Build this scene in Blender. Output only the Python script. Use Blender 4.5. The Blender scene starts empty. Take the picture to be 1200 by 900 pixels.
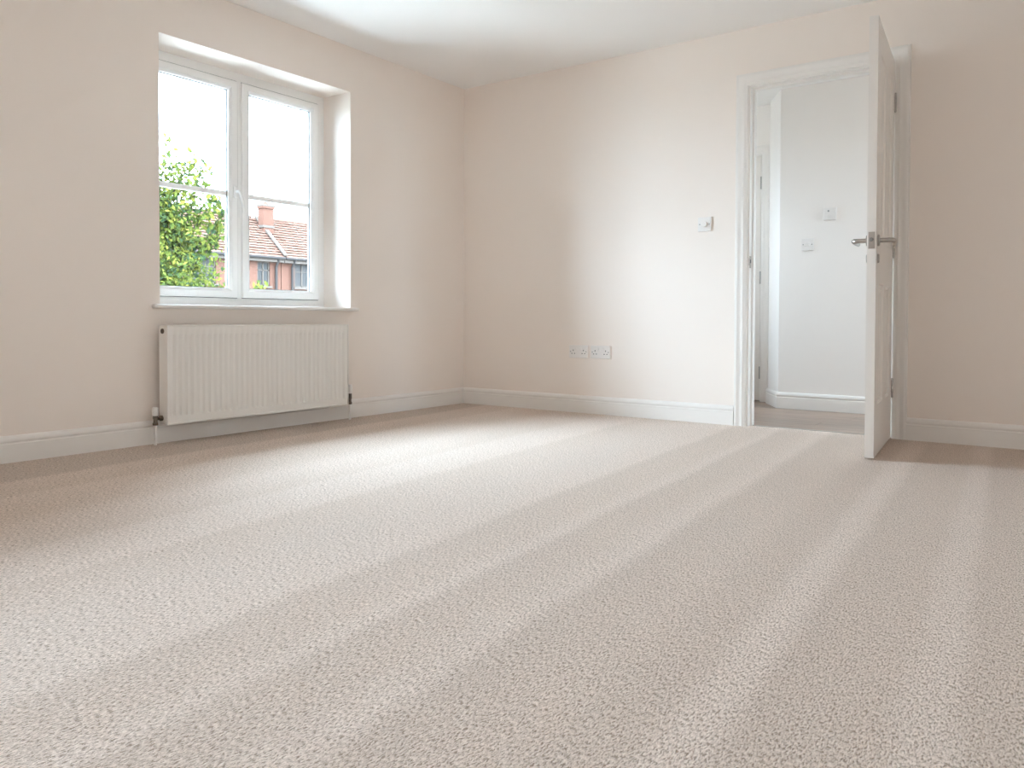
import bpy, bmesh, math, random
from mathutils import Vector, Matrix

scene = bpy.context.scene
COL = scene.collection
random.seed(7)

# ------------------------------------------------------------------ camera
CAM = Vector((3.7717, -4.6058, 0.6291))
YAW, PITCH, ROLL, FPX, SHY = -0.6251, -0.0191, 0.0033, 928.89, -58.26
cd = bpy.data.cameras.new('camera')
co = bpy.data.objects.new('camera', cd)
COL.objects.link(co)
fw = Vector((math.sin(YAW) * math.cos(PITCH), math.cos(YAW) * math.cos(PITCH), math.sin(PITCH)))
rt = Vector((math.cos(YAW), -math.sin(YAW), 0))
up = rt.cross(fw)
r_ = rt * math.cos(ROLL) + up * math.sin(ROLL)
u_ = up * math.cos(ROLL) - rt * math.sin(ROLL)
mw = Matrix((r_, u_, -fw)).transposed().to_4x4()
mw.translation = CAM
co.matrix_world = mw
cd.sensor_fit = 'HORIZONTAL'
cd.sensor_width = 36.0
cd.lens = FPX / 1200 * 36.0
cd.shift_y = SHY / 1200
cd.clip_start = 0.02
cd.clip_end = 400
scene.camera = co

# ------------------------------------------------------------------ world, exposure
SKY = 15.6
w = bpy.data.worlds.new('overcast_sky')
scene.world = w
w.use_nodes = True
wn = w.node_tree
bg = wn.nodes['Background']
bg.inputs['Color'].default_value = (0.632, 0.818, 1.0, 1)
# overcast sky: a little dimmer at the horizon than overhead
wtc = wn.nodes.new('ShaderNodeTexCoord')
wsep = wn.nodes.new('ShaderNodeSeparateXYZ')
wmr = wn.nodes.new('ShaderNodeMapRange')
wmr.inputs['To Min'].default_value = SKY * .60
wmr.inputs['To Max'].default_value = SKY * 1.36
wn.links.new(wtc.outputs['Generated'], wsep.inputs[0])
wn.links.new(wsep.outputs['Z'], wmr.inputs['Value'])
wn.links.new(wmr.outputs[0], bg.inputs['Strength'])

vs = scene.view_settings
vs.view_transform = 'Standard'
vs.look = 'None'
vs.gamma = 1.0
vs.use_curve_mapping = False
vs.exposure = 1.92
scene.cycles.use_denoising = True
scene.cycles.max_bounces = 10
scene.cycles.diffuse_bounces = 7
scene.cycles.transparent_max_bounces = 16
scene.cycles.sample_clamp_indirect = 8.0
scene.cycles.sample_clamp_direct = 3.5
scene.cycles.denoising_prefilter = 'ACCURATE'
scene.cycles.caustics_reflective = False
scene.cycles.caustics_refractive = False

# ------------------------------------------------------------------ room numbers
H = 2.3403                      # ceiling height
RX, RY = 4.65, -6.4             # right wall, wall behind the camera
W2Y0, W2Y1 = -6.24, -4.90       # unseen window added to lift the light in the room
WY0, WY1, WZ0, WZ1 = -2.407, -1.130, 0.680, 2.058    # window opening
DX0, DX1, DZ = 2.168, 2.944, 1.996                    # clear door opening
HC = 2.30                        # hall ceiling
HZ = -0.012                      # hall floor
HY = 1.215                       # hall wall
HDY = 1.575                      # hall wall holding the second door

def portal(name, loc, rot, sx, sy):
    l = bpy.data.lights.new(name, 'AREA')
    l.shape = 'RECTANGLE'; l.size = sx; l.size_y = sy
    l.cycles.is_portal = True
    o = bpy.data.objects.new(name, l); COL.objects.link(o)
    o.location = loc; o.rotation_euler = rot
portal('window_portal', (-0.35, (WY0 + WY1) / 2, (WZ0 + WZ1) / 2), (0, math.radians(-90), 0), 1.42, 1.32)

portal('window_portal', (-0.35, (W2Y0 + W2Y1) / 2, (WZ0 + WZ1) / 2), (0, math.radians(-90), 0), 1.42, W2Y1 - W2Y0 + .04)
portal('window_portal', (.48, .67, 1.525), (0, math.radians(-90), 0), .85, .42)
portal('window_portal', (RX + .12, .62, 1.5), (0, math.radians(90), 0), 1.0, .48)

# ------------------------------------------------------------------ materials
MATS = {}
def mat(name, col, rough=.5, metal=0, bump=None, var=None, spec=.5, coat=0):
    """bump=(scale, strength, distance)  var=(scale, amount): soft colour drift"""
    m = bpy.data.materials.new(name); m.use_nodes = True
    nt = m.node_tree; b = nt.nodes['Principled BSDF']
    b.inputs['Base Color'].default_value = (*col, 1)
    b.inputs['Roughness'].default_value = rough
    b.inputs['Metallic'].default_value = metal
    b.inputs['Specular IOR Level'].default_value = spec
    if coat: b.inputs['Coat Weight'].default_value = coat
    tc = nt.nodes.new('ShaderNodeTexCoord')
    if var:
        n = nt.nodes.new('ShaderNodeTexNoise'); n.inputs['Scale'].default_value = var[0]
        n.inputs['Detail'].default_value = 4
        nt.links.new(tc.outputs['Object'], n.inputs['Vector'])
        mx = nt.nodes.new('ShaderNodeMix'); mx.data_type = 'RGBA'
        a = var[1]
        mx.inputs['A'].default_value = (*[c * (1 - a) for c in col], 1)
        mx.inputs['B'].default_value = (*[min(1, c * (1 + a)) for c in col], 1)
        nt.links.new(n.outputs['Fac'], mx.inputs['Factor'])
        nt.links.new(mx.outputs['Result'], b.inputs['Base Color'])
    if bump:
        n = nt.nodes.new('ShaderNodeTexNoise'); n.inputs['Scale'].default_value = bump[0]
        n.inputs['Detail'].default_value = 3
        nt.links.new(tc.outputs['Object'], n.inputs['Vector'])
        bp = nt.nodes.new('ShaderNodeBump'); bp.inputs['Strength'].default_value = bump[1]
        bp.inputs['Distance'].default_value = bump[2]
        nt.links.new(n.outputs['Fac'], bp.inputs['Height'])
        nt.links.new(bp.outputs['Normal'], b.inputs['Normal'])
    MATS[name] = m
    return m

mat('wall_paint', (.895, .800, .728), .75, bump=(160, .06, .002), var=(1.2, .012))
mat('hall_paint', (.91, .85, .80), .75, bump=(160, .06, .002), var=(1.2, .012))
mat('ceiling_paint', (.90, .865, .838), .8, bump=(140, .06, .002))
mat('trim_gloss', (.85, .80, .755), .32)
mat('door_paint', (.84, .785, .735), .38)
mat('upvc', (.93, .915, .895), .22)
mat('upvc_seal', (.12, .12, .12), .6)
mat('radiator_enamel', (.84, .79, .74), .3)
mat('white_plastic', (.85, .80, .76), .3)
mat('nickel', (.46, .43, .40), .28, 1)
mat('dark_brass', (.17, .14, .115), .35, 1)
mat('black_hole', (.02, .02, .02), .7)
mat('screw_steel', (.35, .34, .33), .35, 1)
mat('dark_gap', (.05, .045, .04), .8)
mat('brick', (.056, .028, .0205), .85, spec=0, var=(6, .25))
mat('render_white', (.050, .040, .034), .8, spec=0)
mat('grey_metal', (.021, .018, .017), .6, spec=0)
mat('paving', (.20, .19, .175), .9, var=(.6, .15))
mat('reflector', (.40, .385, .36), .95, var=(3, .1))
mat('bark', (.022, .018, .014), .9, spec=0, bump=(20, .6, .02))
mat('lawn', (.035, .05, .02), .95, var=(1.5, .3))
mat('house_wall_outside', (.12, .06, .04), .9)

def glass_mat():
    m = bpy.data.materials.new('window_glass'); m.use_nodes = True
    nt = m.node_tree; nt.nodes.clear()
    out = nt.nodes.new('ShaderNodeOutputMaterial')
    tr = nt.nodes.new('ShaderNodeBsdfTransparent'); tr.inputs['Color'].default_value = (.95, .965, .96, 1)
    gl = nt.nodes.new('ShaderNodeBsdfGlossy'); gl.inputs['Roughness'].default_value = .02
    fr = nt.nodes.new('ShaderNodeFresnel'); fr.inputs['IOR'].default_value = 1.25
    mx = nt.nodes.new('ShaderNodeMixShader')
    nt.links.new(fr.outputs[0], mx.inputs[0]); nt.links.new(tr.outputs[0], mx.inputs[1])
    nt.links.new(gl.outputs[0], mx.inputs[2]); nt.links.new(mx.outputs[0], out.inputs['Surface'])
    MATS['window_glass'] = m
glass_mat()

def house_glass():
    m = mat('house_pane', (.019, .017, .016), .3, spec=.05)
house_glass()

def carpet_mat():
    m = bpy.data.materials.new('carpet'); m.use_nodes = True
    nt = m.node_tree; N = nt.nodes; L = nt.links
    b = N['Principled BSDF']
    b.inputs['Roughness'].default_value = .95
    b.inputs['Specular IOR Level'].default_value = .15
    b.inputs['Sheen Weight'].default_value = .1
    b.inputs['Sheen Roughness'].default_value = .5
    tc = N.new('ShaderNodeTexCoord')
    def noise(scale, detail, rough=.5, vec=None, dim='3D'):
        n = N.new('ShaderNodeTexNoise'); n.noise_dimensions = dim
        n.inputs['Scale'].default_value = scale; n.inputs['Detail'].default_value = detail
        n.inputs['Roughness'].default_value = rough
        L.new(vec if vec is not None else tc.outputs['Object'], n.inputs['Vector'] if dim != '1D' else n.inputs['W'])
        return n
    def math_(op, a, bb, clamp=False):
        n = N.new('ShaderNodeMath'); n.operation = op; n.use_clamp = clamp
        for i, v in enumerate((a, bb)):
            if isinstance(v, (int, float)): n.inputs[i].default_value = v
            else: L.new(v, n.inputs[i])
        return n.outputs[0]
    def ramp(v, stops):
        r = N.new('ShaderNodeValToRGB'); e = r.color_ramp.elements
        while len(e) < len(stops): e.new(.5)
        for el, (p, c) in zip(e, stops):
            el.position = p; el.color = c if len(c) == 4 else (*c, 1)
        L.new(v, r.inputs[0]); return r.outputs[0]
    # pile tufts: little twisted commas about 6 mm long
    warp = noise(140, 2)
    mp = N.new('ShaderNodeMapping'); mp.inputs['Rotation'].default_value = (0, 0, .12)
    mp.inputs['Scale'].default_value = (1.0, .33, 1)
    mixv = N.new('ShaderNodeVectorMath'); mixv.operation = 'MULTIPLY_ADD'
    L.new(warp.outputs['Color'], mixv.inputs[0]); mixv.inputs[1].default_value = (.007, .007, 0)
    L.new(tc.outputs['Object'], mixv.inputs[2])
    L.new(mixv.outputs[0], mp.inputs['Vector'])
    f1 = noise(310, 2, .62, mp.outputs[0])
    fib = noise(700, 1)
    h = math_('ADD', math_('MULTIPLY', f1.outputs['Fac'], .85), math_('MULTIPLY', fib.outputs['Fac'], .15))
    # yarn colour
    yarn = ramp(h, [(.365, (.36, .26, .19)), (.49, (.76, .616, .522)), (.62, (.96, .82, .725))])
    big = noise(45, 4, .65)
    yv = ramp(big.outputs['Fac'], [(.3, (.94, .935, .93)), (.7, (1.0, 1.0, 1.0))])
    # vacuum-cleaner stripes: pile laid in alternating directions along the room
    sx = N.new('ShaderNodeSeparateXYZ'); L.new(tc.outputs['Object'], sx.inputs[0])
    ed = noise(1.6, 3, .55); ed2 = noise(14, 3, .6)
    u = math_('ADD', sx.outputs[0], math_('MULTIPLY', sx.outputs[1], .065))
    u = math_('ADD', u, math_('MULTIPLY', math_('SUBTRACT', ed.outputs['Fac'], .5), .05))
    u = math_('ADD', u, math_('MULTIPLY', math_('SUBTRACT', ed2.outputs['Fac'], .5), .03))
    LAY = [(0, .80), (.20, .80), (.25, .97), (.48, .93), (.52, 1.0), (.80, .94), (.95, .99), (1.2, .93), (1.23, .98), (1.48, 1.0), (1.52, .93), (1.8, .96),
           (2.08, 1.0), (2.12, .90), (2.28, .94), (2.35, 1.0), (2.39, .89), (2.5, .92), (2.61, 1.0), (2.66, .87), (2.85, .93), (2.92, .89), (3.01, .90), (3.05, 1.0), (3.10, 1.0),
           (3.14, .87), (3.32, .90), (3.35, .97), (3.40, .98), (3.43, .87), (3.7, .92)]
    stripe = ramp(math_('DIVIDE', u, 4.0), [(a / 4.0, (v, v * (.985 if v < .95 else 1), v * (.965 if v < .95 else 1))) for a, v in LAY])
    def mul(a, c):
        x = N.new('ShaderNodeMix'); x.data_type = 'RGBA'; x.blend_type = 'MULTIPLY'
        x.inputs['Factor'].default_value = 1; L.new(a, x.inputs['A']); L.new(c, x.inputs['B'])
        return x.outputs['Result']
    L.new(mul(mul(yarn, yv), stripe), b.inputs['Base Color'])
    bp = N.new('ShaderNodeBump'); bp.inputs['Strength'].default_value = .9
    bp.inputs['Distance'].default_value = .006
    L.new(h, bp.inputs['Height']); L.new(bp.outputs[0], b.inputs['Normal'])
    MATS['carpet'] = m
carpet_mat()

def wood_mat():
    m = bpy.data.materials.new('laminate_plank'); m.use_nodes = True
    nt = m.node_tree; N = nt.nodes; L = nt.links; b = N['Principled BSDF']
    b.inputs['Roughness'].default_value = .38
    tc = N.new('ShaderNodeTexCoord'); oi = N.new('ShaderNodeObjectInfo')
    mp = N.new('ShaderNodeMapping'); mp.inputs['Scale'].default_value = (1.2, 14, 1)
    add = N.new('ShaderNodeVectorMath'); add.operation = 'ADD'
    L.new(tc.outputs['Object'], add.inputs[0])
    cmb = N.new('ShaderNodeCombineXYZ')
    mm = N.new('ShaderNodeMath'); mm.operation = 'MULTIPLY'; mm.inputs[1].default_value = 40
    L.new(oi.outputs['Random'], mm.inputs[0]); L.new(mm.outputs[0], cmb.inputs[0]); L.new(mm.outputs[0], cmb.inputs[1])
    L.new(cmb.outputs[0], add.inputs[1]); L.new(add.outputs[0], mp.inputs['Vector'])
    n = N.new('ShaderNodeTexNoise'); n.inputs['Scale'].default_value = 2.2; n.inputs['Detail'].default_value = 6
    L.new(mp.outputs[0], n.inputs['Vector'])
    r = N.new('ShaderNodeValToRGB'); e = r.color_ramp.elements
    e[0].position = .3; e[0].color = (.255, .178, .132, 1); e[1].position = .72; e[1].color = (.41, .305, .24, 1)
    L.new(n.outputs['Fac'], r.inputs[0])
    hs = N.new('ShaderNodeHueSaturation')
    v = N.new('ShaderNodeMapRange'); v.inputs['To Min'].default_value = .82; v.inputs['To Max'].default_value = 1.15
    L.new(oi.outputs['Random'], v.inputs['Value']); L.new(v.outputs[0], hs.inputs['Value'])
    L.new(r.outputs[0], hs.inputs['Color']); L.new(hs.outputs[0], b.inputs['Base Color'])
    MATS['laminate_plank'] = m
wood_mat()

def island_mat(name, stops, rough=.7, transl=0):
    m = bpy.data.materials.new(name); m.use_nodes = True
    nt = m.node_tree; N = nt.nodes; L = nt.links; b = N['Principled BSDF']
    b.inputs['Roughness'].default_value = rough
    b.inputs['Specular IOR Level'].default_value = 0
    g = N.new('ShaderNodeNewGeometry'); r = N.new('ShaderNodeValToRGB'); e = r.color_ramp.elements
    while len(e) < len(stops): e.new(.5)
    for el, (p, c) in zip(e, stops): el.position = p; el.color = (*c, 1)
    L.new(g.outputs['Random Per Island'], r.inputs[0]); L.new(r.outputs[0], b.inputs['Base Color'])
    if transl:
        t = N.new('ShaderNodeBsdfTranslucent'); L.new(r.outputs[0], t.inputs['Color'])
        mx = N.new('ShaderNodeMixShader'); mx.inputs[0].default_value = transl
        L.new(b.outputs[0], mx.inputs[1]); L.new(t.outputs[0], mx.inputs[2])
        L.new(mx.outputs[0], N['Material Output'].inputs['Surface'])
    MATS[name] = m
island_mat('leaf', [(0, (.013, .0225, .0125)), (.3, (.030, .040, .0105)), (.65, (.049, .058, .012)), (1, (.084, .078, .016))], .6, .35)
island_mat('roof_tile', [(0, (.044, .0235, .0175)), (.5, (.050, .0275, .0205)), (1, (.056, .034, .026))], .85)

# ------------------------------------------------------------------ mesh helpers
def box(bm, x0, x1, y0, y1, z0, z1, bev=0, seg=1):
    vs_ = [bm.verts.new((x, y, z)) for z in (z0, z1) for y in (y0, y1) for x in (x0, x1)]
    idx = [(0, 2, 3, 1), (4, 5, 7, 6), (0, 1, 5, 4), (2, 6, 7, 3), (0, 4, 6, 2), (1, 3, 7, 5)]
    fs = [bm.faces.new([vs_[i] for i in f]) for f in idx]
    if bev:
        es = list({e for f in fs for e in f.edges})
        bmesh.ops.bevel(bm, geom=es, offset=bev, segments=seg, profile=.5, affect='EDGES', clamp_overlap=True)

def lathe(bm, prof, origin, axis, seg=24, cap=True):
    """prof: (radius, height along axis)"""
    ax = Vector(axis).normalized(); o = Vector(origin)
    a = ax.orthogonal().normalized(); c = ax.cross(a)
    rings = []
    for r, h in prof:
        rings.append([bm.verts.new(o + ax * h + (a * math.cos(t) + c * math.sin(t)) * r)
                      for t in [2 * math.pi * i / seg for i in range(seg)]])
    for A, B in zip(rings, rings[1:]):
        for i in range(seg):
            bm.faces.new((A[i], A[(i + 1) % seg], B[(i + 1) % seg], B[i]))
    if cap:
        bm.faces.new(list(reversed(rings[0]))); bm.faces.new(rings[-1])

def tube(bm, pts, rad, seg=10, cap=True):
    pts = [Vector(p) for p in pts]
    if not isinstance(rad, (list, tuple)): rad = [rad] * len(pts)
    rings = []; prev = None
    for i, p in enumerate(pts):
        t = (pts[min(i + 1, len(pts) - 1)] - pts[max(i - 1, 0)]).normalized()
        a = (prev - t * prev.dot(t)).normalized() if prev else t.orthogonal().normalized()
        prev = a; c = t.cross(a)
        rings.append([bm.verts.new(p + (a * math.cos(2 * math.pi * k / seg) + c * math.sin(2 * math.pi * k / seg)) * rad[i]) for k in range(seg)])
    for A, B in zip(rings, rings[1:]):
        for k in range(seg):
            bm.faces.new((A[k], A[(k + 1) % seg], B[(k + 1) % seg], B[k]))
    if cap:
        bm.faces.new(list(reversed(rings[0]))); bm.faces.new(rings[-1])

def loop_sweep(bm, corners_of, prof, closed):
    """corners_of(d, t) -> corner positions for one profile point; prof closed polygon of (d, t)"""
    rows = [[bm.verts.new(c) for c in corners_of(d, t)] for d, t in prof]
    n = len(rows); k = len(rows[0])
    for i in range(n):
        A, B = rows[i], rows[(i + 1) % n]
        for j in range(k if closed else k - 1):
            bm.faces.new((A[j], A[(j + 1) % k], B[(j + 1) % k], B[j]))
    if not closed:
        bm.faces.new([r[0] for r in rows]); bm.faces.new([r[-1] for r in reversed(rows)])

def obj(name, bm, material, parent=None, smooth=None):
    bmesh.ops.recalc_face_normals(bm, faces=bm.faces)
    me = bpy.data.meshes.new(name); bm.to_mesh(me); bm.free()
    me.materials.append(MATS[material] if isinstance(material, str) else material)
    if smooth:
        for p in me.polygons: p.use_smooth = True
        try: me.set_sharp_from_angle(angle=math.radians(smooth))
        except Exception: pass
    o = bpy.data.objects.new(name, me); COL.objects.link(o)
    if parent: put(o, parent)
    return o

def put(o, parent):
    """parent, keeping the world position (meshes are modelled in world space)"""
    o.parent = parent
    o.matrix_parent_inverse = Matrix.Translation(parent.location).inverted() if parent.type == 'EMPTY' else Matrix()

def tag(o, label=None, cat=None, group=None, kind=None):
    if label: o['label'] = label
    if cat: o['category'] = cat
    if group: o['group'] = group
    if kind: o['kind'] = kind
    return o

def thing(name, loc, label, cat, group=None, kind=None):
    o = bpy.data.objects.new(name, None); COL.objects.link(o)
    o.empty_display_size = .1; o.location = loc
    return tag(o, label, cat, group, kind)

def B(): return bmesh.new()

def part(name, m, parent, *boxes, bev=0, seg=1, smooth=None):
    bm = B()
    for b in boxes: box(bm, *b, bev=bev, seg=seg)
    return obj(name, bm, m, parent, smooth)

# ------------------------------------------------------------------ room shell
bm = B()
box(bm, 0, RX, RY, 0, -.03, 0); box(bm, DX0 - .004, DX1 + .004, 0, .055, -.03, 0)
bmesh.ops.remove_doubles(bm, verts=bm.verts, dist=1e-5)
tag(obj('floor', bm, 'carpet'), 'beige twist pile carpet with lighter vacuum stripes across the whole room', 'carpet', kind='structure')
bm = B(); box(bm, -.34, RX + .1, RY - .1, .1, H, H + .12)
tag(obj('ceiling', bm, 'ceiling_paint'), 'plain white ceiling of the carpeted room', 'ceiling', kind='structure')

def wall_holes(bm, a0, a1, z0, z1, holes, mk):
    """wall along an axis from a0 to a1 with rectangular holes (h0,h1,hz0,hz1); mk(bm,a0,a1,z0,z1)"""
    cur = a0
    for h0, h1, hz0, hz1 in sorted(holes):
        mk(bm, cur, h0, z0, z1)
        if hz0 > z0: mk(bm, h0, h1, z0, hz0)
        mk(bm, h0, h1, hz1, z1); cur = h1
    mk(bm, cur, a1, z0, z1)

bm = B()
wall_holes(bm, RY - .1, .1, -.03, H + .12, [(WY0, WY1, WZ0, WZ1), (W2Y0, W2Y1, WZ0, WZ1)],
           lambda b, a0, a1, z0, z1: box(b, -.34, 0, a0, a1, z0, z1))
bmesh.ops.remove_doubles(bm, verts=bm.verts, dist=1e-5)
tag(obj('wall_left', bm, 'wall_paint'), 'cream painted wall with the window and radiator', 'wall', kind='structure')
bm = B()
wall_holes(bm, 0, RX, -.03, H + .12, [(DX0 - .025, DX1 + .025, -.03, DZ + .025)],
           lambda b, a0, a1, z0, z1: box(b, a0, a1, 0, .10, z0, z1))
bmesh.ops.remove_doubles(bm, verts=bm.verts, dist=1e-5)
tag(obj('wall_back', bm, 'wall_paint'), 'cream painted wall with the open door and sockets', 'wall', kind='structure')
bm = B(); box(bm, RX, RX + .1, RY - .1, .1, -.03, H + .12)
tag(obj('wall_right', bm, 'wall_paint'), 'cream painted wall beyond the right edge of the view', 'wall', kind='structure')
bm = B(); box(bm, 0, RX, RY - .1, RY, -.03, H + .12)
tag(obj('wall_front', bm, 'wall_paint'), 'cream painted wall behind the viewer', 'wall', kind='structure')

# skirting boards: flat face, groove, small torus on top
SK = [(0, 0), (.016, 0), (.016, .080), (.0125, .084), (.0125, .088), (.0155, .092), (.0158, .098), (.0135, .106), (.009, .113), (.005, .116), (0, .117)]
def skirting(name, p0, p1, n0, label, m0=0, m1=0, z=0, material='trim_gloss'):
    """board from p0 to p1 on the floor; normal n0 into the room; m0/m1 mitre factors"""
    bm = B(); p0 = Vector((*p0, z)); p1 = Vector((*p1, z)); n = Vector((*n0, 0)).normalized()
    d = (p1 - p0).normalized()
    A = [bm.verts.new(p0 + n * t + d * (t * m0) + Vector((0, 0, h))) for t, h in SK]
    C = [bm.verts.new(p1 + n * t - d * (t * m1) + Vector((0, 0, h))) for t, h in SK]
    k = len(SK)
    for i in range(k): bm.faces.new((A[i], A[(i + 1) % k], C[(i + 1) % k], C[i]))
    bm.faces.new(A); bm.faces.new(list(reversed(C)))
    return tag(obj(name, bm, material), label, 'skirting board', kind='structure')
skirting('baseboard_left', (0, RY), (0, 0), (1, 0), 'white skirting board along the window wall', 0, 1)
skirting('baseboard_back', (0, 0), (2.084, 0), (0, -1), 'white skirting board from the room corner to the door frame', 1, 0)
skirting('baseboard_right', (3.019, 0), (RX, 0), (0, -1), 'white skirting board to the right of the open door', 0, 0)
skirting('baseboard_front', (RX, RY), (RX, 0), (-1, 0), 'white skirting board on the wall beyond the right edge')

# ------------------------------------------------------------------ windows
def build_window(name, y0, y1, ym, label, split=True):
    """frame outer edges y0..y1 (plaster hides the rim), ym = mullion centre"""
    fx = -.250                        # room side face of the outer frame
    z0, z1 = .690, 2.062
    root = thing(name, (fx, (y0 + y1) / 2, WZ0), label, 'window', kind='structure')
    T = lambda d, t, a0, a1, b0, b1: [(t, a0 + d, b0 + d), (t, a1 - d, b0 + d), (t, a1 - d, b1 - d), (t, a0 + d, b1 - d)]
    bm = B()
    loop_sweep(bm, lambda d, t: T(d, t, y0, y1, z0, z1),
               [(0, fx - .07), (0, fx), (.054, fx), (.060, fx - .006), (.060, fx - .07)], True)
    obj('frame', bm, 'upvc', root)
    part('mullion', 'upvc', root, (fx - .07, fx, ym - .026, ym + .018, z0 + .05, z1 - .05), bev=.003)
    gy = []
    for s in (0, 1):
        a0, a1 = (y0 + .058, ym - .020) if s == 0 else (ym + .012, y1 - .058)
        b0, b1 = z0 + .058, z1 - .058
        sroot_bm = B()
        loop_sweep(sroot_bm, lambda d, t: T(d, t, a0, a1, b0, b1),
                   [(0, fx - .029), (0, fx + .012), (.004, fx + .016), (.038, fx + .016), (.054, fx + .002), (.056, fx - .012), (.056, fx - .029)], True)
        sash = obj('sash', sroot_bm, 'upvc', root)
        oy = (a0 - .004, a0 + .002) if s == 0 else (a1 - .002, a1 + .004)
        part('seal', 'upvc_seal', sash, (fx + .0002, fx + .004, a0, a1, b1 - .002, b1 + .004), (fx + .0002, fx + .004, a0, a1, b0 - .003, b0 + .002), (fx + .0002, fx + .004, *oy, b0, b1))
        bm = B()
        loop_sweep(bm, lambda d, t: T(d, t, a0, a1, b0, b1),
                   [(.054, fx - .018), (.054, fx - .010), (.0580, fx - .010), (.0580, fx - .018)], True)
        obj('gasket', bm, 'upvc_seal', sash)
        part('pane', 'window_glass', sash, (fx - .028, fx - .022, a0 + .045, a1 - .045, b0 + .045, b1 - .045))
        part('glazing_bar', 'upvc', sash, (fx - .038, fx - .014, a0 + .05, a1 - .05, 1.338, 1.366), bev=.004)
        if s == 0:
            h = part('handle', 'upvc', sash, (fx + .016, fx + .028, a1 - .030, a1 - .008, 1.325, 1.392), bev=.004, seg=2)
            bm = B(); tube(bm, [(fx + .026, a1 - .018, 1.362), (fx + .050, a1 - .018, 1.362), (fx + .058, a1 - .014, 1.352), (fx + .058, a1 + .004, 1.30), (fx + .056, a1 + .010, 1.245)], [.008, .008, .009, .0085, .007], 10)
            obj('lever', bm, 'upvc', h, 50)
    return root
build_window('window_1', -2.437, -1.126, -1.765, 'white double casement window over the radiator with a tree outside')
build_window('fill_window_3', W2Y0 - .02, W2Y1 + .02, (W2Y0 + W2Y1) / 2, 'unseen white casement window added beyond the left edge to light the room')
def sill(name, y0, y1, label):
    bm = B()
    box(bm, -.255, 0, y0, y1, .680, .698)
    box(bm, 0, .034, y0 - .048, y1 + .048, .677, .698, bev=.009, seg=3)
    return tag(obj(name, bm, 'trim_gloss', None), label, 'window sill', kind='structure')
sill('trim_1', WY0, WY1, 'white painted sill board projecting below the window over the radiator')
sill('trim_4', W2Y0, W2Y1, 'white painted sill board of the unseen added window')

# ------------------------------------------------------------------ door frame and door
AR = [(0, 0), (0, .008), (.006, .012), (.016, .012), (.020, .015), (.030, .013), (.040, .0135), (.050, .018), (.056, .0195), (.062, .018), (.063, .015), (.068, .015), (.070, .012), (.070, 0)]
def architrave(x0, x1, zt, yface, sgn, parent, z=0):
    bm = B()
    loop_sweep(bm, lambda d, t: [(x0 - d, yface + sgn * t, z), (x0 - d, yface + sgn * t, zt + d), (x1 + d, yface + sgn * t, zt + d), (x1 + d, yface + sgn * t, z)], AR, False)
    return obj('architrave', bm, 'trim_gloss', parent, 40)
tr = thing('trim_2', ((DX0 + DX1) / 2, .05, 0), 'white moulded frame round the open doorway', 'door frame', kind='structure')
architrave(DX0 - .012, DX1 + .006, DZ + .006, 0, -1, tr)
architrave(DX0 - .012, DX1 + .006, DZ + .006, .10, 1, tr, HZ)
part('jamb', 'trim_gloss', tr, (DX0 - .025, DX0, 0, .10, HZ, DZ + .02))
part('jamb', 'trim_gloss', tr, (DX1, DX1 + .025, 0, .10, HZ, DZ + .02))
part('head', 'trim_gloss', tr, (DX0 - .025, DX1 + .025, 0, .10, DZ, DZ + .025))
part('stop', 'trim_gloss', tr, (DX0, DX0 + .012, .040, .075, 0, DZ), bev=.001)
part('stop', 'trim_gloss', tr, (DX1 - .012, DX1, .040, .075, 0, DZ), bev=.001)
part('stop', 'trim_gloss', tr, (DX0 + .012, DX1 - .012, .040, .075, DZ - .012, DZ), bev=.001)
k = part('strike_plate', 'nickel', tr, (DX0, DX0 + .0015, .004, .030, .935, 1.005), (DX0 - .0, DX0 + .004, -.004, .005, .95, .99))
part('bolt_hole', 'black_hole', k, (DX0 + .0014, DX0 + .002, .010, .024, .965, .985))
part('threshold_strip', 'nickel', tr, (DX0, DX1, .050, .066, -.012, .0035), bev=.002)

# leaf, modelled closed in local space: hinge at origin, leaf extends to -x, room face at y=0, thickness +y
ANG = math.radians(95.1)
LW, LH, LT, OFF = .760, 1.981, .038, .004
door = thing('door_1', (2.948, -.010, .008), 'white panelled door standing open into the room with lever handles', 'door', kind='structure')
door.rotation_euler = (0, 0, ANG)
def dpart(name, bm, m, parent=None, smooth=None):
    bmesh.ops.recalc_face_normals(bm, faces=bm.faces)
    me = bpy.data.meshes.new(name); bm.to_mesh(me); bm.free(); me.materials.append(MATS[m])
    if smooth:
        for p in me.polygons: p.use_smooth = True
        me.set_sharp_from_angle(angle=math.radians(smooth))
    o = bpy.data.objects.new(name, me); COL.objects.link(o); o.parent = parent or door
    return o
# panels: two columns, tall pair above, shorter pair below
PANELS = []
for (px0, px1) in ((-.645, -.430), (-.340, -.125)):
    PANELS.append((px0, px1, .235, .790)); PANELS.append((px0, px1, .985, 1.845))
bm = B()
xs = sorted({-.003 - LW, -.003} | {p[0] for p in PANELS} | {p[1] for p in PANELS})
zs = sorted({0, LH} | {p[2] for p in PANELS} | {p[3] for p in PANELS})
def is_panel(x, z): return any(p[0] < x < p[1] and p[2] < z < p[3] for p in PANELS)
for i in range(len(xs) - 1):
    for j in range(len(zs) - 1):
        x, z = (xs[i] + xs[i + 1]) / 2, (zs[j] + zs[j + 1]) / 2
        if not is_panel(x, z):
            for y in (OFF, OFF + LT):
                bm.faces.new([bm.verts.new(c) for c in ((xs[i], y, zs[j]), (xs[i + 1], y, zs[j]), (xs[i + 1], y, zs[j + 1]), (xs[i], y, zs[j + 1]))])
xa, xb = xs[0], xs[-1]; ya, yb = OFF, OFF + LT
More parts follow.
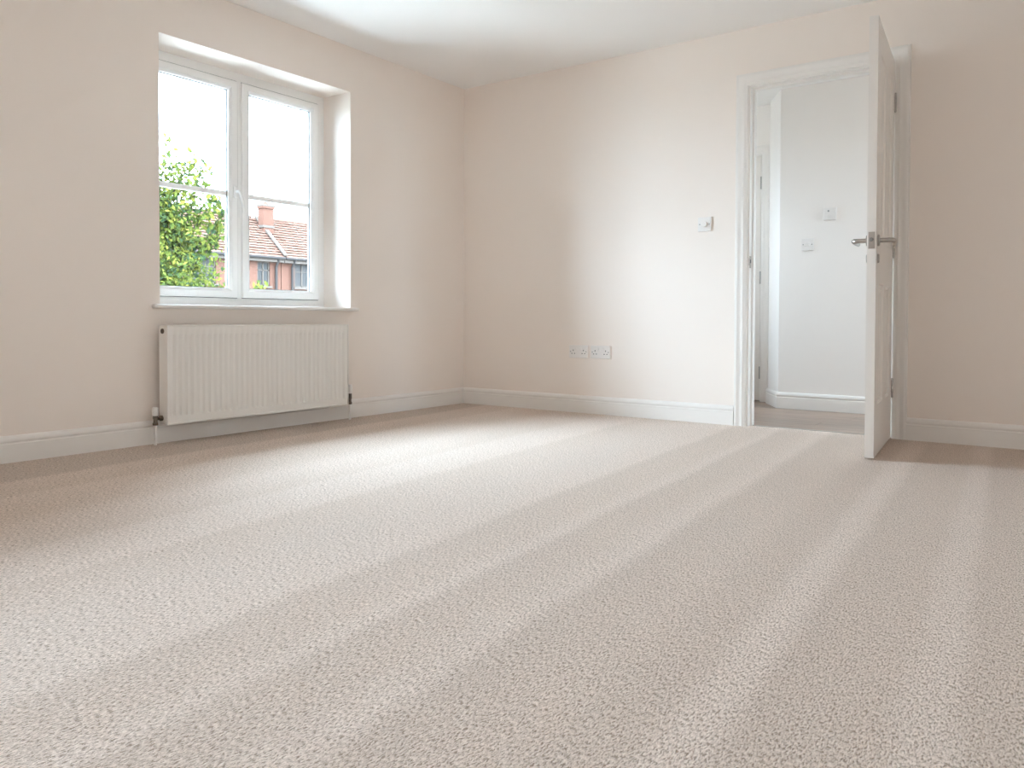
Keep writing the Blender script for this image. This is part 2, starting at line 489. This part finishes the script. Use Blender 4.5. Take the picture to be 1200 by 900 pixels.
for q in (((xa, ya, 0), (xa, yb, 0), (xa, yb, LH), (xa, ya, LH)), ((xb, ya, 0), (xb, yb, 0), (xb, yb, LH), (xb, ya, LH)),
          ((xa, ya, 0), (xb, ya, 0), (xb, yb, 0), (xa, yb, 0)), ((xa, ya, LH), (xb, ya, LH), (xb, yb, LH), (xa, yb, LH))):
    bm.faces.new([bm.verts.new(c) for c in q])
bmesh.ops.remove_doubles(bm, verts=bm.verts, dist=1e-5)
dpart('leaf', bm, 'door_paint')
for p in PANELS:                      # moulded raised-and-fielded panel, both faces
    bm = B()
    prof = [(0, 0), (.006, .006), (.014, .009), (.022, .006), (.030, .009), (.042, .009), (.062, .003)]
    for sgn, y in ((1, OFF), (-1, OFF + LT)):
        rows = [[bm.verts.new((a, y + sgn * t, b)) for a, b in ((p[0] + d, p[2] + d), (p[1] - d, p[2] + d), (p[1] - d, p[3] - d), (p[0] + d, p[3] - d))] for d, t in prof]
        for A, C in zip(rows, rows[1:]):
            for i in range(4): bm.faces.new((A[i], A[(i + 1) % 4], C[(i + 1) % 4], C[i]))
        bm.faces.new(rows[-1])
    dpart('panel', bm, 'door_paint')
def lever(face_y, sgn):
    """rose + neck + lever, sgn = outward direction along local y"""
    hx, hz = -.003 - LW + .058, .984
    bm = B(); lathe(bm, [(.026, 0), (.026, .006), (.023, .009), (.010, .010)], (hx, face_y, hz), (0, sgn, 0), 28)
    rose = dpart('rose', bm, 'nickel', None, 40)
    bm = B()
    pts = [(hx, face_y + sgn * .008, hz), (hx, face_y + sgn * .048, hz), (hx + .004, face_y + sgn * .058, hz), (hx + .014, face_y + sgn * .063, hz),
           (hx + .05, face_y + sgn * .063, hz - .001), (hx + .09, face_y + sgn * .061, hz - .003), (hx + .115, face_y + sgn * .058, hz - .006)]
    tube(bm, pts, [.0105, .0105, .011, .0115, .0115, .0108, .0095], 14)
    dpart('handle', bm, 'nickel', None, 50)
    bm = B(); lathe(bm, [(.021, 0), (.021, .005), (.018, .008), (.006, .0085)], (hx, face_y, hz - .082), (0, sgn, 0), 24)
    dpart('escutcheon', bm, 'nickel', None, 40)
lever(OFF, -1); lever(OFF + LT, 1)
bm = B(); box(bm, xa - .0012, xa + .002, OFF + LT / 2 - .0135, OFF + LT / 2 + .0135, .943, 1.018, bev=.0005)
pl = dpart('latch_plate', bm, 'nickel')
bm = B(); lathe(bm, [(.0085, 0), (.0085, .008), (.006, .011)], (xa - .001, OFF + LT / 2, .984), (-1, 0, 0), 16)
dpart('latch_bolt', bm, 'screw_steel', pl, 40)
for hz in (1.770, 1.000, .262):
    bm = B()
    for k_ in range(5): lathe(bm, [(.0062, 0), (.0068, .001), (.0068, .018), (.0062, .019)], (0, 0, hz - .05 + k_ * .0196), (0, 0, 1), 14)
    lathe(bm, [(.004, 0), (.005, .004)], (0, 0, hz + .048), (0, 0, 1), 12)
    box(bm, -.0035, -.002, .004, .040, hz - .05, hz + .048)
    dpart('hinge', bm, 'nickel', None, 40)

# ------------------------------------------------------------------ radiator
rad = thing('radiator', (.07, -1.835, .10), 'long white ribbed panel radiator mounted below the window', 'radiator')
ry0, ry1, rz0, rz1, rfx = -2.432, -1.243, .100, .594, .102
def rib_front():
    bm = B()
    n = 35; m = .022; pitch = (ry1 - ry0 - 2 * m) / n
    ys = [ry0, ry0 + m]
    d = [0, 0]
    for i in range(n):
        s = ry0 + m + i * pitch
        for f_, dd in ((.10, 0), (.30, 1), (.52, 1), (.72, 0), (.99, 0)):
            ys.append(s + pitch * f_); d.append(dd)
    ys.append(ry1); d.append(0)
    zz = [(rz0, 0), (rz0 + .040, 0), (rz0 + .050, 1), (rz1 - .052, 1), (rz1 - .040, 0), (rz1, 0)]
    rows = [[bm.verts.new((rfx - .008 * dd * k_, y, z)) for y, dd in zip(ys, d)] for z, k_ in zz]
    for A, C in zip(rows, rows[1:]):
        for i in range(len(ys) - 1): bm.faces.new((A[i], A[i + 1], C[i + 1], C[i]))
    # folded returns round the edge
    bx = rfx - .010
    loop = [(ry0, rz0), (ry1, rz0), (ry1, rz1), (ry0, rz1)]
    for i in range(4):
        (a, b), (c, e) = loop[i], loop[(i + 1) % 4]
        bm.faces.new([bm.verts.new(v) for v in ((rfx, a, b), (rfx, c, e), (bx, c, e), (bx, a, b))])
    bmesh.ops.remove_doubles(bm, verts=bm.verts, dist=1e-5)
    return bm
obj('front_panel', rib_front(), 'radiator_enamel', rad, 35)
part('raised_edge', 'radiator_enamel', rad, (rfx - .004, rfx + .005, ry0 - .001, ry0 + .008, rz0 - .001, rz1 + .001),
     (rfx - .004, rfx + .005, ry1 - .007, ry1 + .001, rz0 - .001, rz1 + .001), (rfx - .004, rfx + .005, ry0 + .007, ry1 - .007, rz1 - .006, rz1 + .001),
     (rfx - .004, rfx + .005, ry0 + .007, ry1 - .007, rz0 - .001, rz0 + .008), bev=.0015)
for y in (ry0, ry1 - .0015): part('side_panel', 'radiator_enamel', rad, (.034, rfx - .010, y, y + .0015, rz0 + .002, rz1))
part('back_panel', 'radiator_enamel', rad, (.034, .040, ry0 + .02, ry1 - .02, rz0 + .02, rz1 - .02))
part('convector_fins', 'radiator_enamel', rad, *[(.041, .090, ry0 + .03 + i * .025, ry0 + .032 + i * .025, rz0 + .05, rz1 - .05) for i in range(46)])
g = [(.038, rfx - .002, ry0, ry1, rz1 - .002, rz1 - .0005)]
bm = B()
nb = 60
for i in range(nb):
    y = ry0 + .01 + (ry1 - ry0 - .02) * i / nb; box(bm, .044, rfx - .014, y, y + .009, rz1 - .003, rz1)
box(bm, .034, .044, ry0, ry1, rz1 - .003, rz1); box(bm, rfx - .014, rfx - .004, ry0, ry1, rz1 - .003, rz1)
obj('top_grille', bm, 'radiator_enamel', rad)
bm = B(); lathe(bm, [(.013, 0), (.013, .004), (.010, .005), (.009, .002), (.004, .002)], (.066, ry0, rz1 - .030), (0, -1, 0), 20)
obj('end_plug', bm, 'dark_brass', rad, 40)
for by in (ry0 + .2, ry1 - .2): part('wall_bracket', 'radiator_enamel', rad, (0.001, .034, by - .015, by + .015, rz0 + .06, rz1 - .06))
def valve(y, vx, s, capz, bodyz, tall):
    """s: direction of the arm toward the radiator"""
    bm = B(); lathe(bm, [(.0075, 0), (.0075, bodyz)], (vx, y, 0), (0, 0, 1), 14); obj('pipe', bm, 'white_plastic', rad, 40)
    bm = B(); lathe(bm, [(.012, 0), (.013, .002), (.013, .012), (.010, .014), (.010, .030), (.012, .032), (.012, capz - bodyz)], (vx, y, bodyz), (0, 0, 1), 16)
    ay = (ry0 if s > 0 else ry1)
    lathe(bm, [(.0075, 0), (.0075, abs(ay - y) - .012), (.0135, abs(ay - y) - .011), (.0135, abs(ay - y))], (vx, y, bodyz + .032), (0, s, 0), 16)
    v = obj('valve', bm, 'dark_brass', rad, 40)
    bm = B(); lathe(bm, [(.0145, 0), (.0155, .002), (.0155, tall * .75), (.0140, tall * .8), (.0135, tall - .002), (.012, tall)], (vx, y, capz), (0, 0, 1), 20)
    obj('valve_cap', bm, 'white_plastic', rad, 40)
valve(-2.468, .058, 1, .146, .099, .042)
valve(-1.196, .066, -1, .163, .096, .055)

# ------------------------------------------------------------------ electrical plates
def plate_base(root, x, y, z, wd, ht, sgn=-1):
    part('plate', 'white_plastic', root, (x - wd / 2, x + wd / 2, min(y, y + sgn * .010), max(y, y + sgn * .010), z - ht / 2, z + ht / 2), bev=.0025, seg=2)
def screw(root, x, y, z, sgn=-1):
    bm = B(); lathe(bm, [(.0036, 0), (.0036, .0012), (.002, .0016)], (x, y + sgn * .0098, z), (0, sgn, 0), 12); obj('screw', bm, 'screw_steel', root)
def socket(x, z, label):
    r = thing('double_socket', (x, 0, z), label, 'socket', 'white double sockets low on the door wall')
    plate_base(r, x, 0, z, .132 + .014, .086)
    for s in (-1, 1):
        sx_ = x + s * .040
        part('switch', 'white_plastic', r, (sx_ - s * .022 - .006, sx_ - s * .022 + .006, -.0145, -.0095, z + .010, z + .030), bev=.001)
        for (dx, dz, w_, h_) in ((0, .008, .0045, .009), (-.0105, -.013, .0075, .0045), (.0105, -.013, .0075, .0045)):
            part('pin_hole', 'black_hole', r, (sx_ + dx - w_ / 2, sx_ + dx + w_ / 2, -.0106, -.0098, z + dz - h_ / 2, z + dz + h_ / 2))
    for s in (-1, 1): screw(r, x + s * .0605, 0, z)
socket(1.0075, .412, 'white double socket nearer the window, left of the pair')
socket(1.1765, .412, 'white double socket nearer the door, right of the pair')
r = thing('dimmer_switch', (1.894, 0, 1.209), 'white square wall switch with a round dimmer knob beside the door frame', 'light switch')
plate_base(r, 1.894, 0, 1.209, .086, .086)
bm = B(); lathe(bm, [(.017, 0), (.017, .010), (.0155, .012), (.006, .0125)], (1.894, -.0095, 1.209), (0, -1, 0), 24); obj('knob', bm, 'white_plastic', r, 40)
for s in (-1, 1): screw(r, 1.894 + s * .030, 0, 1.209)

# ------------------------------------------------------------------ hall beyond the door
HX0, HX1 = .60, 4.65
fl = thing('floor_hall', (2.5, .8, HZ), 'grey brown wood-effect plank floor in the hall beyond the door', 'floor', kind='structure')
part('underlay', 'dark_gap', fl, (HX0, HX1, .055, 1.9, HZ - .03, HZ - .002))
row = 0; y = .02
pm = None
while y < 1.9:
    x = HX0 - random.uniform(0, 1.0)
    while x < HX1:
        a, b = max(x, HX0), min(x + 1.25, HX1)
        ya_, yb_ = max(y, .066 if False else .0661), min(y + .19, 1.9)
        if b - a > .05 and yb_ - ya_ > .02:
            part('plank', 'laminate_plank', fl, (a + .0008, b - .0008, ya_ + .0008, yb_ - .0008, HZ - .008, HZ), bev=.001)
        x += 1.25
    y += .19
CX, CY = 1.968, HY                # outer corner of the hall wall
SX_, SY_ = 1.800, 1.500           # where the splayed piece meets the door wall
def slab(bm, pts, z0, z1):
    lo = [bm.verts.new((*p, z0)) for p in pts]; hi = [bm.verts.new((*p, z1)) for p in pts]
    k = len(pts)
    for i in range(k): bm.faces.new((lo[i], lo[(i + 1) % k], hi[(i + 1) % k], hi[i]))
    bm.faces.new(list(reversed(lo))); bm.faces.new(hi)
HD0, HD1, HDZ = .955, 1.708, 1.915     # hall door leaf
bm = B()
slab(bm, [(HX1, HY), (CX, CY), (SX_, SY_), (SX_, HDY), (SX_, 2.0), (HX1, 2.0)], HZ - .03, HC + .1)
slab(bm, [(HD1 + .018, HDY), (SX_, HDY), (SX_, HDY + .1), (HD1 + .018, HDY + .1)], HZ - .03, HC + .1)
slab(bm, [(HD0 - .018, HDY), (HD1 + .018, HDY), (HD1 + .018, HDY + .1), (HD0 - .018, HDY + .1)], HDZ + .02, HC + .1)
slab(bm, [(HX0, HDY + .1), (SX_, HDY + .1), (SX_, 2.0), (HX0, 2.0)], HZ - .03, HC + .1)
slab(bm, [(HX0, HDY), (HD0 - .018, HDY), (HD0 - .018, HDY + .1), (HX0, HDY + .1)], HZ - .03, HC + .1)
tag(obj('wall_hall', bm, 'hall_paint'), 'white hall wall with a splayed corner seen through the doorway', 'wall', kind='structure')
bm = B()
wall_holes(bm, .1, 2.0, HZ - .03, HC + .1, [(.46, .88, 1.10, 1.95)], lambda b, a0, a1, z0, z1: box(b, HX0 - .1, HX0, a0, a1, z0, z1))
tag(obj('wall_hall_left', bm, 'hall_paint'), 'white end wall of the hall hidden left of the doorway', 'wall', kind='structure')
bm = B()
wall_holes(bm, .1, 2.0, HZ - .03, HC + .1, [(.38, .86, 1.0, 2.0)], lambda b, a0, a1, z0, z1: box(b, HX1, HX1 + .1, a0, a1, z0, z1))
tag(obj('wall_hall_right', bm, 'hall_paint'), 'white end wall of the hall hidden right of the doorway', 'wall', kind='structure')
bm = B(); box(bm, HX0 - .1, HX1 + .1, .1, 2.0, HC, HC + .1)
tag(obj('ceiling_hall', bm, 'ceiling_paint'), 'white hall ceiling glimpsed through the top of the doorway', 'ceiling', kind='structure')
def small_fill_window(name, x, s_, y0, y1, z0, z1, label):
    """x: room-side wall face, s_: direction outwards"""
    w3 = thing(name, (x, (y0 + y1) / 2, z0), label, 'window', kind='structure')
    bm = B()
    loop_sweep(bm, lambda d, t: [(t, y0 + d, z0 + d), (t, y1 - d, z0 + d), (t, y1 - d, z1 - d), (t, y0 + d, z1 - d)], [(0, x + s_ * .09), (0, x + s_ * .03), (.05, x + s_ * .03), (.05, x + s_ * .09)], True)
    obj('frame', bm, 'upvc', w3)
    a, b = sorted((x + s_ * .064, x + s_ * .058))
    part('pane', 'window_glass', w3, (a, b, y0 + .04, y1 - .04, z0 + .04, z1 - .04))
small_fill_window('fill_window_2', HX0, -1, .46, .88, 1.10, 1.95, 'small unseen window added at the left end to light the hall')  # added out of view so daylight reaches the splayed hall corner
small_fill_window('fill_window_4', HX1, 1, .38, .86, 1.0, 2.0, 'small unseen window added at the right end to light the hall')  # added out of view to brighten the hall wall
# hall skirting, mitred round the splayed corner
sp = Vector((SX_ - CX, SY_ - CY)).normalized(); nsp = Vector((-abs(sp.y), -abs(sp.x)))
nsp = Vector((sp.y, -sp.x)); nsp = nsp if nsp.y < 0 else -nsp
half = math.acos(max(-1, min(1, nsp.dot(Vector((0, -1)))))) / 2
mt = math.tan(half)
skirting('baseboard_hall', (CX, CY), (HX1, HY), (0, -1), 'white skirting board under the hall light switch', -mt if nsp.x < 0 else mt, 0, HZ)
skirting('baseboard_hall_splay', (SX_, SY_), (CX, CY), (nsp.x, nsp.y), 'short white skirting board on the splayed hall corner', 0, -mt if nsp.x < 0 else mt, HZ)
tr = thing('trim_3', (HD1, HDY, HZ), 'white frame of the closed door at the far left of the hall', 'door frame', kind='structure')
architrave(HD0 - .008, HD1 + .008, HDZ + .006, HDY, -1, tr, HZ)
part('jamb', 'trim_gloss', tr, (HD1 + .003, HD1 + .018, HDY, HDY + .1, HZ, HDZ + .02))
part('jamb', 'trim_gloss', tr, (HD0 - .018, HD0 - .003, HDY, HDY + .1, HZ, HDZ + .02))
part('head', 'trim_gloss', tr, (HD0 - .003, HD1 + .003, HDY, HDY + .1, HDZ + .003, HDZ + .02))
d2 = thing('door_2', (HD1, HDY, HZ), 'closed white door at the left end of the hall showing its hinged edge', 'door', kind='structure')
part('leaf', 'door_paint', d2, (HD0, HD1, HDY + .003, HDY + .04, HZ + .010, HDZ), bev=.0015)
for hz in (1.70, .96, .215):
    bm = B(); lathe(bm, [(.0062, 0), (.0068, .001), (.0068, .096), (.0062, .097)], (HD1 + .002, HDY - .004, hz - .048), (0, 0, 1), 12); obj('hinge', bm, 'nickel', d2, 40)
bm = B(); lathe(bm, [(.010, 0), (.012, .004), (.008, .012), (.012, .03), (.010, .038)], (HD1 - .048, HDY + .003, .975), (0, -1, 0), 14); obj('coat_hook', bm, 'nickel', d2, 40)
bm = B(); lathe(bm, [(.008, 0), (.009, .004), (.006, .009)], (HD1 - .048, HDY + .003, .75), (0, -1, 0), 14); obj('door_stop', bm, 'screw_steel', d2, 40)

r = thing('hall_light_switch', (2.168, HY, 1.167), 'white square light switch on the hall wall, lower of the two fittings', 'light switch')
plate_base(r, 2.168, HY, 1.167, .086, .086)
for s in (-1, 1):
    part('rocker', 'white_plastic', r, (2.168 + s * .011 - .008, 2.168 + s * .011 + .008, HY - .0145, HY - .0095, 1.154, 1.180), bev=.002)
    screw(r, 2.168 + s * .030, HY, 1.167)
r = thing('thermostat', (2.318, HY, 1.373), 'small white thermostat box on the hall wall above the light switch', 'thermostat')
part('case', 'white_plastic', r, (2.318 - .043, 2.318 + .043, HY - .016, HY, 1.373 - .043, 1.373 + .043), bev=.004, seg=2)
bm = B(); lathe(bm, [(.006, 0), (.006, .002), (.004, .003)], (2.310, HY - .0155, 1.393), (0, -1, 0), 12); obj('sensor', bm, 'screw_steel', r)
bm = B(); lathe(bm, [(.014, 0), (.014, .002), (.012, .003)], (2.318, HY - .0155, 1.358), (0, -1, 0), 20); obj('dial', bm, 'white_plastic', r, 40)

# ------------------------------------------------------------------ outside
bm = B(); box(bm, -90, 60, -60, 90, -2.6, -2.4)
tag(obj('ground', bm, 'paving'), 'grey ground outside beyond the patio', 'ground', kind='structure')

bm = B(); box(bm, -5.0, -.345, -14, 14, -2.4, -2.37)  # unseen pale slab, added to bounce daylight up to the ceiling
tag(obj('ground_reflector', bm, 'reflector'), 'pale patio added unseen below the window wall to light the ceiling', 'reflector', kind='structure')
# terrace across the street, its ridge parallel to the window wall
S2 = 2.0
def far(x, y, z): return CAM + (Vector((x, y, z)) - CAM) * S2
E0 = far(-11.967, 7.785, 2.1); R0 = far(-13.128, 7.785, 3.133)
EX, EZ, RXX, RZ, PY = E0.x, E0.z, R0.x, R0.z, E0.y
GZ = -2.4
def fy(y): return far(0, y, 0).y
def fz(z): return far(0, 0, z).z
terrace = thing('terraced_house', (EX, PY, GZ), 'red roofed brick terrace with a chimney, outside the window behind the tree', 'house')
def house(y0, y1, wins, dx=0):
    hs = terrace
    fxw = EX - .30 + dx
    half_d = fxw - RXX
    back = 2 * RXX - fxw
    bm = B()
    def mk(b, a0, a1, z0, z1):
        if a1 - a0 > 1e-4 and z1 - z0 > 1e-4: box(b, fxw - .22, fxw, a0, a1, z0, z1)
    wall_holes(bm, y0, y1, GZ, EZ - .06, [w_[:4] for w_ in wins], mk)
    box(bm, back, fxw - .22, y0, y0 + .2, GZ, EZ - .06); box(bm, back, fxw - .22, y1 - .2, y1, GZ, EZ - .06); box(bm, back, back + .2, y0, y1, GZ, EZ - .06)
    obj('wall', bm, 'brick', hs)
    for (a0, a1, z0, z1, nb) in wins:
        wd = part('window', 'render_white', hs, (fxw - .12, fxw - .05, a0, a0 + .07, z0, z1), (fxw - .12, fxw - .05, a1 - .07, a1, z0, z1),
                  (fxw - .12, fxw - .05, a0, a1, z0, z0 + .07), (fxw - .12, fxw - .05, a0, a1, z1 - .07, z1),
                  (fxw - .12, fxw - .05, a0, a1, z0 + (z1 - z0) * .62, z0 + (z1 - z0) * .62 + .05),
                  *[(fxw - .12, fxw - .05, a0 + (a1 - a0) * q / nb - .03, a0 + (a1 - a0) * q / nb + .03, z0, z1) for q in range(1, nb)])
        for q in range(nb):
            part('pane', 'house_pane', wd, (fxw - .10, fxw - .09, a0 + (a1 - a0) * q / nb + .03, a0 + (a1 - a0) * (q + 1) / nb - .03, z0 + .07, z1 - .07))
        part('sill', 'render_white', wd, (fxw - .1, fxw + .10, a0 - .08, a1 + .08, z0 - .09, z0))
    # roof slab + overlapping tile courses
    bm = B()
    slope = Vector((EX + dx - RXX, 0, EZ - RZ)); ln = slope.length; sd = slope.normalized(); nrm = Vector((-sd.z, 0, sd.x))
    nrm = nrm if nrm.z > 0 else -nrm
    v = [Vector((EX + dx, 0, EZ)), Vector((RXX, 0, RZ)), Vector((2 * RXX - EX - dx, 0, EZ))]
    q0 = [bm.verts.new((p.x, y0, p.z - .05)) for p in v]; q1 = [bm.verts.new((p.x, y1, p.z - .05)) for p in v]
    bm.faces.new(q0); bm.faces.new(list(reversed(q1)))
    for i in range(3): bm.faces.new((q0[i], q0[(i + 1) % 3], q1[(i + 1) % 3], q1[i]))
    rf = obj('roof', bm, 'roof_tile', hs)
    bm = B()
    nr = 15; tw = .27
    nc = int((y1 - y0) / tw)
    for side in (1, -1):
        for r0 in range(nr):
            for c in range(nc):
                ya2 = y0 + c * (y1 - y0) / nc; yb2 = ya2 + (y1 - y0) / nc - .012
                off = random.uniform(-.008, .008)
                p_lo = Vector((RXX, 0, RZ)) + sd * (ln * (r0 + 1) / nr + .04) + nrm * (.040 + off)
                p_hi = Vector((RXX, 0, RZ)) + sd * (ln * r0 / nr) + nrm * (.004 + off)
                t = nrm * .028
                pts = [p_lo, p_hi, p_hi + t * .3, p_lo + t]
                def mir(p): return p if side == 1 else Vector((2 * RXX - p.x, p.y, p.z))
                A = [bm.verts.new((mir(p).x, ya2, mir(p).z)) for p in pts]; C = [bm.verts.new((mir(p).x, yb2, mir(p).z)) for p in pts]
                bm.faces.new((A[3], A[2], C[2], C[3])); bm.faces.new((A[0], A[3], C[3], C[0]))
                bm.faces.new((A[0], A[1], A[2], A[3])); bm.faces.new((C[3], C[2], C[1], C[0]))
    t_ = obj('tile', bm, 'roof_tile', hs); t_['kind'] = 'stuff'
    for c in range(int((y1 - y0) / .45)):
        bm = B(); a = y0 + c * .45
        tube(bm, [(RXX, a, RZ + .02), (RXX, a + .43, RZ + .02)], .10, 10); obj('ridge_tile', bm, 'roof_tile', hs)
    bm = B(); tube(bm, [(EX + dx + .05, y0, EZ - .04), (EX + dx + .05, y1, EZ - .04)], .07, 8); obj('gutter', bm, 'grey_metal', hs)
    part('fascia', 'render_white', hs, (EX + dx - .06, EX + dx - .02, y0, y1, EZ - .24, EZ - .04))
    part('soffit', 'render_white', hs, (fxw, EX + dx - .06, y0, y1, EZ - .24, EZ - .21))
    return hs, fxw
hr, fxw = house(PY + .02, PY + 9.5,
      [(fy(8.19), fy(8.19) + 1.0, fz(1.40), fz(2.00), 2), (fy(8.19) + 3, fy(8.19) + 4.6, fz(1.40), fz(2.00), 3)])
hl, fxw2 = house(PY - 11.5, PY - .02,
      [(fy(7.10), fy(7.46), fz(1.40), fz(1.99), 2), (fy(7.10) - 3.6, fy(7.10) - 2.2, fz(1.40), fz(1.99), 2), (fy(7.10) - 7, fy(7.10) - 5.4, fz(1.40), fz(1.99), 3)])
for y_, hh, f_ in ((fy(8.08), hr, fxw), (fy(7.60), hl, fxw2)):
    bm = B(); tube(bm, [(EX + .05, y_, EZ - .05), (f_ + .12, y_, EZ - .45), (f_ + .12, y_, GZ)], .065, 10); obj('downpipe', bm, 'grey_metal', hh)
bm = B()
sd_ = (E0 - R0).normalized()
nn = Vector((-sd_.z, 0, sd_.x)); nn = nn if nn.z > 0 else -nn
a, b = R0 + nn * .09, E0 + nn * .09
vs_ = []
for p in (a, b):
    for s in (-.09, .09):
        for t in (0, .07): vs_.append(bm.verts.new((p.x + nn.x * t, PY + s, p.z + nn.z * t)))
for f in ((0, 1, 3, 2), (4, 6, 7, 5), (0, 4, 5, 1), (2, 3, 7, 6), (1, 5, 7, 3), (0, 2, 6, 4)): bm.faces.new([vs_[i] for i in f])
obj('party_ridge', bm, 'render_white', hr)
# chimney on the party line
cA = far(-12.728, 7.69, 3.43); cB = far(-12.728, 7.99, 3.43)
chx0, chx1 = cA.x - .30, cA.x + .12
def brick_stack(parent):
    st = part('chimney', 'brick', parent, (chx0, chx1, cA.y, cB.y, RZ - 1.2, cA.z - .16))
    part('chimney_course', 'brick', st, (chx0 - .05, chx1 + .05, cA.y - .05, cB.y + .05, cA.z - .16, cA.z - .06))
    part('chimney_cap', 'render_white', st, (chx0 - .06, chx1 + .06, cA.y - .06, cB.y + .06, cA.z - .06, cA.z + .04))
    for dy in (.5,):
        bm = B(); lathe(bm, [(.13, 0), (.12, .05), (.10, .24), (.13, .26), (.13, .30), (.09, .30)], ((chx0 + chx1) / 2, cA.y + dy * (cB.y - cA.y), cA.z + .04), (0, 0, 1), 16)
        obj('chimney_pot', bm, 'roof_tile', st, 40)
    part('lead_flashing', 'render_white', st, (chx0 - .04, chx1 + .03, cA.y - .04, cB.y + .04, RZ - .52, RZ - .40))
brick_stack(hl)

# tree between the houses and the window
tree = thing('tree', (-9.2, 2.0, GZ), 'leafy yellow-green tree seen through the left pane of the window', 'tree')
rnd = random.Random(11)
def leafpatch(bm, c, n, size, spread):
    for _ in range(n):
        d = Vector((rnd.gauss(0, 1), rnd.gauss(0, 1), rnd.gauss(0, 1)))
        p = c + d * spread
        nrm = Vector((rnd.uniform(-1, 1), rnd.uniform(-1, 1), rnd.uniform(-.3, 1))).normalized()
        a = nrm.orthogonal().normalized(); a.rotate(Matrix.Rotation(rnd.uniform(0, 6.28), 3, nrm)); b = nrm.cross(a)
        s = size * rnd.uniform(.7, 1.3)
        v0 = bm.verts.new(p - a * s); v1 = bm.verts.new(p + b * s * .5 + nrm * s * .15); v2 = bm.verts.new(p + a * s); v3 = bm.verts.new(p - b * s * .5 + nrm * s * .15)
        bm.faces.new((v0, v1, v2)); bm.faces.new((v0, v2, v3))
bmL = B(); bmT = B(); branches = []
tube(bmT, [(-9.2, 2.0, GZ), (-9.25, 2.05, -1.2), (-9.15, 2.0, -.2), (-9.2, 2.1, .8)], [.20, .17, .14, .08], 10)
# crown: clustered shells
for (cx, cy, cz, rx, ry, rz, n) in ((-9.4, 1.6, .8, 1.5, 1.75, 1.55, 420), (-9.0, 2.9, .9, 1.0, 1.0, 1.0, 260), (-9.0, 3.3, .0, 1.1, 1.15, 1.25, 300), (-9.2, 2.8, 1.8, .8, .85, 1.0, 190), (-8.9, 4.1, -.3, .7, .75, 1.2, 120)):
    for _ in range(n):
        d = Vector((rnd.gauss(0, 1), rnd.gauss(0, 1), rnd.gauss(0, 1))).normalized() * (rnd.random() ** .45)
        leafpatch(bmL, Vector((cx + d.x * rx, cy + d.y * ry, cz + d.z * rz)), 24, .046, .10)
def twig(p0, p1, n, lean=.1):
    p0, p1 = Vector(p0), Vector(p1)
    mid = (p0 + p1) / 2 + Vector((rnd.uniform(-.1, .1), rnd.uniform(-lean, lean), 0))
    bm2 = B(); tube(bm2, [p0, mid, p1], [.022, .014, .005], 6); branches.append(bm2)
    for i in range(n):
        t = .15 + .85 * i / max(1, n - 1)
        c = p0.lerp(mid, t * 2) if t < .5 else mid.lerp(p1, t * 2 - 1)
        leafpatch(bmL, c + Vector((rnd.gauss(0, .06), rnd.gauss(0, .06), rnd.gauss(0, .05))), int(17 * (1.25 - t * .7)), .062, .06 + .08 * (1 - t))
for p0, p1, n in (((-9.2, 2.6, 1.6), (-9.0, 2.95, 3.6), 16), ((-9.1, 2.9, 1.9), (-9.0, 3.42, 3.5), 22), ((-9, 3.0, 1.9), (-9.0, 3.62, 3.25), 20), ((-9, 3.1, 1.8), (-8.95, 3.86, 2.85), 18),
                  ((-9, 3.2, 1.6), (-8.95, 4.08, 2.65), 16), ((-9, 3.1, 1.3), (-9, 4.0, 2.15), 16), ((-9.1, 2.7, 1.8), (-9.1, 3.15, 3.0), 22), ((-9.2, 2.4, 1.8), (-9.1, 2.75, 3.1), 22), ((-9, 3.6, .6), (-9, 4.25, 1.25), 12),
                  ((-8.9, 4.2, .4), (-8.9, 4.75, 1.3), 9)):
    twig(p0, p1, n)
obj('trunk', bmT, 'bark', tree, 60)
for b_ in branches: obj('branch', b_, 'bark', tree, 60)
fo = obj('foliage', bmL, 'leaf', tree); fo['kind'] = 'stuff'
